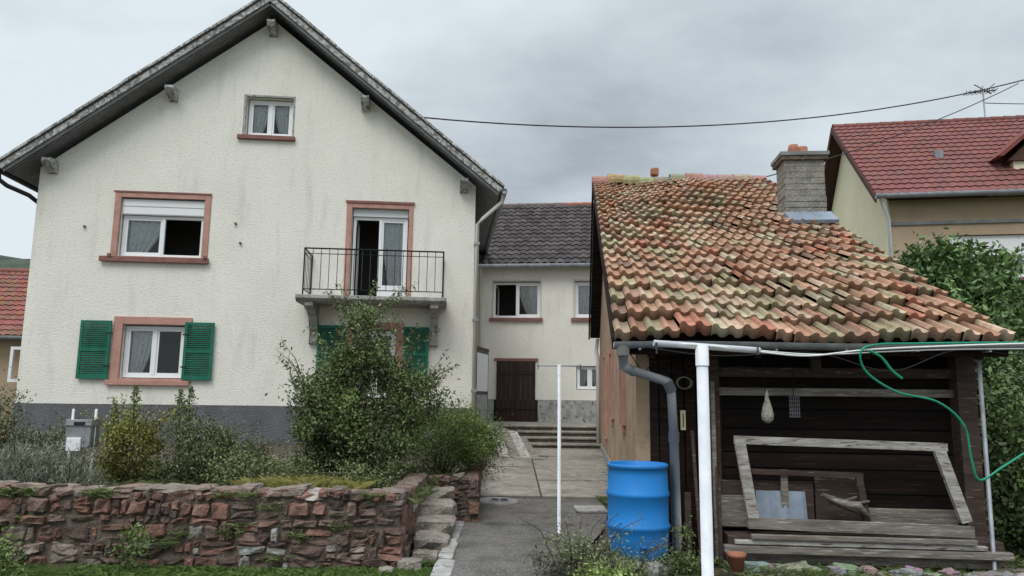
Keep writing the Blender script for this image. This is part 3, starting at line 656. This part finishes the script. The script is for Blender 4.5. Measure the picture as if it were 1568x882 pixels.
# ================================================================ RIGHT HOUSE
Rh=empty('red_roof_house',(11.15,22,0),-10)
redc=lambda r,c:tuple(x*random.uniform(.9,1.1) for x in (.215,.085,.075))
b=B(); th=math.atan2(3.9,4.6)
tile_roof(b,(0,0,7.95),(1,0,0),(0,math.cos(th),math.sin(th)),10,17,40,6.03/17,.045,.03,TILER,redc,.003,prof=2)
b.add([(0,9.2,7.9),(10,9.2,7.9),(10,4.6,11.8),(0,4.6,11.8)],[(0,1,2,3)],TILER,(.2,.06,.05))
b.add([(0.02,.05,7.85),(10,.05,7.85),(10,4.6,11.75),(0.02,4.6,11.75)],[(0,1,2,3)],BROWNB)
b.add([(0.02,9.2,7.85),(10,9.2,7.85),(10,4.6,11.75),(0.02,4.6,11.75)],[(0,1,2,3)],BROWNB)
ridge_caps(b,(0,4.6,11.87),(10,4.6,11.87),TILER,24,.12,redc)
b.prism([(0,7.72),(4.6,11.62),(4.6,11.86),(0,7.95)],-.05,.0,BROWNB,'x'); b.prism([(9.3,7.72),(4.6,11.62),(4.6,11.86),(9.3,7.95)],-.05,-.001,BROWNB,'x')
b.tube([(-.05,-.1,7.9),(10,-.1,7.9)],.08,ZINC,8)
b.box(2.5,2.75,2.0,2.2,9.7,9.95,ZINC)
b.obj('roof',Rh)
b=B()
b.prism([(.5,7.9),(4.6,11.6),(8.7,7.9),(8.7,0),(.5,0)],.45,.5,CREAM,'x')
holed_wall(b,[(.5,0),(9.8,0),(9.8,7.9),(.5,7.9)],[(2.15,5.2,5.4,6.75)],.5,.3,TAN)
b.box(.44,9.8,.44,.499,7.1,7.2,SOFF); b.obj('walls',Rh)
b=B(); b.box(2.2,5.15,.6,.64,6.1,6.73,WHITE); window(b,2.16,5.19,5.42,6.1,.65,None,'LR',.07); room(b,2.15,5.2,5.4,6.75,.81); b.box(2.1,5.3,.38,.499,5.32,5.4,SANDD)
b.obj('window',Rh)
b=B(); b.tube([(.1,-.1,7.85),(.15,.0,7.7),(.42,.38,7.3),(.42,.38,.3)],.06,WHITE,10); b.obj('downpipe',Rh)
b=B()
b.prism([(4.2,9.2),(5.4,10.35),(6.6,9.2)],1.0,4.0,BROWNB); b.prism([(4.0,9.3),(5.4,10.5),(5.4,10.65),(3.85,9.32)],.8,4.0,TILER,col=(.2,.06,.05)); b.prism([(6.8,9.3),(5.4,10.5),(5.4,10.65),(6.95,9.32)],.8,4.0,TILER,col=(.2,.06,.05)); b.box(4.4,6.4,1.1,3,8.6,9.2,CREAM); b.obj('dormer',Rh)
b=B(); b.tube([(0,0,-.3),(0,0,1.3)],.03,ZINC,6)
b.tube([(-.7,0,1.0),(.5,0,1.15)],.02,BLACK,5)
for i in range(7): x=-.6+i*.17; b.tube([(x,-.2,1.01+i*.02),(x,.2,1.01+i*.02)],.014,BLACK,4); b.tube([(x,0,.92+i*.02),(x,0,1.12+i*.02)],.012,BLACK,4)
b.tube([(-.3,0,1.35),(.3,0,1.0)],.018,BLACK,5); b.tube([(.1,0,1.1),(.45,0,1.4)],.014,BLACK,5)
o=b.obj('tv_antenna'); o.location=(17.1,25.6,11.85)
# ================================================================ LEFT HOUSE
Lh=empty('neighbour_house',(-24,25,0),3)
b=B(); b.box(0,8.6,.5,8,0,3.55,TAN); b.box(7.0,7.7,.46,.5,2.1,3.1,DARK); surround(b,6.9,7.8,2.0,3.2,7.0,7.7,2.1,3.1,WHITE); 
b.prism([(.5,3.5),(4.2,6.4),(7.9,3.5)],.02,8.58,TAN,'x'); b.obj('walls',Lh)
b=B(); th=math.atan2(2.9,4.2); tile_roof(b,(-.3,0,3.55),(1,0,0),(0,math.cos(th),math.sin(th)),9.2,14,36,5.1/14,.05,.04,TILER,lambda r,c:tuple(x*random.uniform(.8,1.2) for x in (.25,.105,.08)),.004,prof=2)
b.add([(-.3,8.4,3.5),(8.9,8.4,3.5),(8.9,4.2,6.45),(-.3,4.2,6.45)],[(0,1,2,3)],TILER,(.3,.1,.06)); b.tube([(-.3,-.08,3.5),(8.9,-.08,3.5)],.07,SOFF,8); ridge_caps(b,(-.3,4.2,6.5),(8.9,4.2,6.5),TILER,20,.12,lambda r,c:(.23,.09,.07)); b.obj('roof',Lh)
# ================================================================ HILL
b=B(); nx,ny=400,14; vs=[]
for j in range(ny+1):
    for i in range(nx+1):
        x=-400+i*800/nx; y=110+j*14; t=math.sin(math.pi*j/ny)
        hz=(28.5+.15*max(0,x))+2*noise.noise(Vector((x*.02,0,5)))
        vs.append((x,y,max(-.1,(hz*1.27)*t**.8+3*noise.noise(Vector((x*.22,y*.3,0)))*t)))
b.add(vs,[(j*(nx+1)+i,j*(nx+1)+i+1,(j+1)*(nx+1)+i+1,(j+1)*(nx+1)+i) for j in range(ny) for i in range(nx)],HILLM); b.obj('hill')
# ================================================================ PLANTS
G1=(.05,.075,.022);G2=(.10,.13,.045)
bush('tall_rose_bush',(-1.9,9.6,.55),[(-1.9,9.6,1.15,.88,.55,.62,20000),(-1.9,9.6,1.8,.62,.4,.5,9000),(-2.4,9.5,1.65,.42,.35,.32,2500),(-1.25,9.6,1.6,.35,.3,.35,3000),(-1.95,9.6,2.45,.28,.2,.35,1800)],.05,G1,G2,shoots=11,shoot_len=.65,clump=.10)
bush('dense_shrub',(-1.0,11,.45),[(-1.05,10.9,1.08,.72,.6,.46,16000),(-.55,11.2,1.0,.48,.5,.44,10000)],.042,(.055,.10,.018),(.12,.17,.035),asp=.28,clump=.1,shoots=4,shoot_len=.25)
bush('round_shrub',(-3.8,9.4,.55),[(-3.8,9.4,.88,.58,.45,.42,12000),(-3.3,9.6,.75,.3,.3,.3,3000)],.036,(.05,.065,.026),(.09,.11,.045),shoots=8,shoot_len=.3,clump=.08)
bush('yellow_green_shrub',(-4.65,9.3,.55),[(-4.68,9.3,.95,.38,.35,.38,7500)],.038,(.085,.10,.022),(.19,.18,.04),shoots=20,shoot_len=.5,clump=.08)
bush('lavender_bush',(-5.3,8.4,.55),[(-5.4,8.4,.78,.7,.3,.24,10000),(-4.75,8.3,.70,.3,.25,.2,3000)],.06,(.08,.10,.06),(.17,.18,.14),asp=.1,up=1.6,clump=.07,shoots=10,shoot_len=.3)
bush('edge_shrub',(-7.2,10,.5),[(-7.3,10.3,1.1,.6,.5,.6,9000),(-6.4,10.6,.8,.4,.4,.3,3500)],.045,(.05,.065,.03),(.10,.11,.055),shoots=6,shoot_len=.4)
bush('low_shrub',(-2.9,8.9,.55),[(-3.1,8.7,.72,.4,.3,.22,4500),(-2.6,8.5,.7,.35,.25,.18,3000),(-1.6,8.6,.66,.4,.25,.16,3000)],.035,(.05,.065,.024),(.10,.12,.045),shoots=3,shoot_len=.2)
b=B(); Ps=[]
for (x,y,h) in ((-4.62,9.2,1.72),(-3.98,9.3,1.72),(-4.08,9.25,1.68),(-4.85,9.2,1.5)):
    b.tube([(x+.05,y,.6),(x,y,h-.3),(x-.02,y,h)],[.010,.008,.004],STEM,5)
    n=260; t=rng.uniform(0,1,n); w=(1-t)*.055+.008
    Ps.append(np.stack([x+rng.normal(size=n)*w,y+rng.normal(size=n)*w,h-.4+.42*t],1))
P=np.concatenate(Ps); e=bpy.data.objects.new('flower_spikes',None); scn.collection.objects.link(e)
V,C=leaves_np(P,.04,np.tile(np.array([[.14,.18,.06]]),(len(P),1))*rng.uniform(.5,1.4,(len(P),1)),.5,.8); mesh_quads('spikes',V,C,LEAF,e); b.obj('stems',e)
def pts_in(x0,x1,y0,y1,z,n): return np.stack([rng.uniform(x0,x1,n),rng.uniform(y0,y1,n),np.full(n,z)],1)
grass('yellow_grass_clump',np.stack([rng.normal(-2.25,.22,1500),rng.normal(8.3,.12,1500),np.full(1500,.58)],1),.26,(.14,.15,.035),(.28,.25,.09),.004,.45)
grass('lawn_grass',np.concatenate([pts_in(-5,-.68,4.5,7.4,-.01,26000),pts_in(-1.6,-.66,6.2,7.4,-.01,9000)]),.085,(.045,.09,.018),(.11,.17,.04),.004,.6)
grass('terrace_grass',pts_in(-9,-.9,7.75,12,.56,9000),.12,(.05,.08,.02),(.12,.13,.05),.004,.5)
grass('path_edge_grass',np.concatenate([pts_in(-.9,-.72,7.6,9,.0,1200),pts_in(.75,1.9,6.4,8,.03,1600),pts_in(2.0,7,6.4,8.0,.09,2500),pts_in(1.45,1.62,9,12.3,.05,700),pts_in(1.95,2.4,13,20,.15,900),pts_in(-.9,-.7,12.3,19,.12,900)]),.10,(.05,.085,.02),(.12,.14,.05),.004,.6)
# small tufts growing out of the wall joints
wl=[]
for i in range(26):
    cx,cz=random.uniform(-6.5,-1.2),random.choice((random.uniform(.05,.6),.68)); wl.append(np.stack([rng.normal(cx,.05,60),np.full(60,7.39),rng.normal(cz,.02,60)],1))
grass('wall_tufts',np.concatenate(wl),.07,(.06,.09,.025),(.14,.16,.06),.004,.8)
bush('foreground_weeds',(.7,7.0,.03),[(.62,7.05,.2,.42,.25,.16,3500),(.95,6.75,.12,.35,.25,.14,3500)],.035,(.06,.08,.04),(.15,.17,.08),asp=.3,clump=.06,shoots=14,shoot_len=.4)
bush('sedum_plant',(.85,6.6,.03),[(.75,6.6,.1,.2,.15,.1,1800),(1.0,6.62,.1,.16,.12,.1,1200)],.04,(.10,.14,.04),(.18,.23,.07),asp=.6,clump=.04,ncl=40,stems=False)
bush('ground_cover',(1.5,7.3,.03),[(1.6,7.1,.12,.25,.12,.07,1500),(1.66,7.35,.3,.06,.06,.22,400)],.035,G1,G2,clump=.05,stems=False)
bush('corner_weeds',(-4.2,6.6,.0),[(-4.35,6.4,.2,.3,.25,.16,3000),(-3.5,7.2,.2,.13,.08,.2,600)],.04,(.05,.085,.02),(.11,.15,.04),clump=.06,shoots=0,shoot_len=.25,stems=False)
bush('laurel_hedge',(8.2,13,.0),[(7.65,13.3,3.75,.62,.5,.85,7500),(7.6,12.6,2.3,.9,.9,1.3,9000),(8.9,13.2,2.8,1.0,.9,1.2,10000),(8.75,13.2,3.9,.25,.3,.35,900),(10.3,13.5,2.7,1.0,1.0,1.2,7000),(9.3,12.4,1.7,1.5,1,1.5,9000)],.13,(.03,.058,.018),(.085,.14,.045),asp=.42,up=.4,clump=.18,ncl=14,shoots=7,shoot_len=.5,gain=1.6)
bush('ivy_hedge',(5.6,8.6,.0),[(5.6,8.3,1.1,.38,.6,1.1,9000),(6.3,8.6,1.2,.6,.7,1.2,8000),(5.4,7.9,.4,.3,.3,.35,2500),(5.1,7.6,1.2,.1,.1,.7,1400)],.055,(.03,.055,.018),(.085,.13,.04),asp=.6,clump=.12,ncl=22,shoots=3,shoot_len=.4,gain=1.5)
b=B()
for x in(-.14,.14): b.tube([(x,0,-.4),(x,0,.58)],.016,POSTW,8)
b.box(-.15,.15,-.1,.1,.12,.38,ZINC); b.prism([(-.12,.38),(.12,.38),(.1,.45),(-.1,.45)],-.16,.16,SOFF,'x'); b.box(-.12,.05,-.125,-.101,.08,.24,WHITE); b.box(-.05,.08,-.13,-.101,.39,.43,BLACK)
o=b.obj('letterbox_on_posts',bevel=.006); o.location=(-5.22,9.2,.88)
# discarded panels leaning at the foot of the steps
b=B()
for i,(x,m,t) in enumerate(((-.42,WOODP,.98),(-.16,WOODG,.93),(.08,WOODP,.86),(.30,WOODG,.72))):
    q=[Vector((x+.18,18.1-.1*i,.27)),Vector((x+.42,18.0-.1*i,.27)),Vector((x+.10,19.3,t-.05)),Vector((x-.16,19.35,t))]
    n=(q[1]-q[0]).cross(q[3]-q[0]).normalized()*.03
    b.add(q+[p-n for p in q],[(0,1,2,3),(4,7,6,5),(0,1,5,4),(1,2,6,5),(2,3,7,6),(3,0,4,7)],m)
b.box(.1,.85,17.7,17.9,.245,.29,WOODP); b.box(.3,.9,18.15,18.25,.26,.30,WOODG); b.obj('discarded_boards')
# ================================================================ CAMERA, LIGHT, SKY
cam=bpy.data.cameras.new('camera'); co=bpy.data.objects.new('camera',cam); scn.collection.objects.link(co)
cam.sensor_width=36; cam.lens=36*1132/1568; cam.clip_end=3000
Rm=Matrix.Rotation(math.radians(98.5),3,'X')@Matrix.Rotation(math.radians(0.7),3,'Z')
co.matrix_world=Matrix.Translation((0,0,1.65))@Rm.to_4x4(); scn.camera=co
el,az=math.radians(52),math.radians(200)
sd=Vector((math.sin(az)*math.cos(el),math.cos(az)*math.cos(el),math.sin(el)))
sl=bpy.data.lights.new('sun','SUN'); sl.energy=1.4; sl.angle=math.radians(28); sl.color=(1,.97,.92)
so=bpy.data.objects.new('sun',sl); scn.collection.objects.link(so); so.rotation_euler=(-sd).to_track_quat('-Z','Y').to_euler()
w=bpy.data.worlds.new('World'); scn.world=w; w.use_nodes=True; nt=w.node_tree; bg=nt.nodes['Background']; bg.inputs[1].default_value=.1
sky=_n(nt,'ShaderNodeTexSky'); sky.sky_type='NISHITA'; sky.sun_disc=False; sky.sun_elevation=el; sky.sun_rotation=az
tc=_n(nt,'ShaderNodeTexCoord'); sep=_n(nt,'ShaderNodeSeparateXYZ'); nt.links.new(tc.outputs['Generated'],sep.inputs[0])
zz=_n(nt,'ShaderNodeMath',operation='ADD'); zz.inputs[1].default_value=.35; nt.links.new(sep.outputs[2],zz.inputs[0])
dv=_n(nt,'ShaderNodeVectorMath',operation='DIVIDE'); cmb=_n(nt,'ShaderNodeCombineXYZ')
for i in range(3): nt.links.new(zz.outputs[0],cmb.inputs[i])
nt.links.new(tc.outputs['Generated'],dv.inputs[0]); nt.links.new(cmb.outputs[0],dv.inputs[1])
n1=noise_tex(nt,dv.outputs[0],1.25,8,.5,(1,1.3,1)); n2=noise_tex(nt,dv.outputs[0],4.0,6,.55,(1,1.4,1))
ad=_n(nt,'ShaderNodeMath',operation='MULTIPLY_ADD'); ad.inputs[1].default_value=.3; nt.links.new(n2,ad.inputs[0]); nt.links.new(n1,ad.inputs[2])
lx=ramp(nt,sep.outputs[0],.05,-.5,0,.22); hz=ramp(nt,sep.outputs[2],.42,.12,0,.12)
a2=_n(nt,'ShaderNodeMath',operation='ADD'); nt.links.new(ad.outputs[0],a2.inputs[0]); nt.links.new(lx,a2.inputs[1])
a3=_n(nt,'ShaderNodeMath',operation='ADD'); nt.links.new(a2.outputs[0],a3.inputs[0]); nt.links.new(hz,a3.inputs[1])
cl=mixc(nt,ramp(nt,a3.outputs[0],.54,.90),(4.0,4.5,5.0),(7.8,8.6,9.1))
zf=ramp(nt,sep.outputs[2],.5,1.0)
cl=mixc(nt,zf,cl,(22,23,24.5))
out=mixc(nt,.95,sky.outputs[0],cl)
nt.links.new(out,bg.inputs[0])
scn.view_settings.view_transform='Standard'; scn.view_settings.look='None'; scn.view_settings.exposure=0
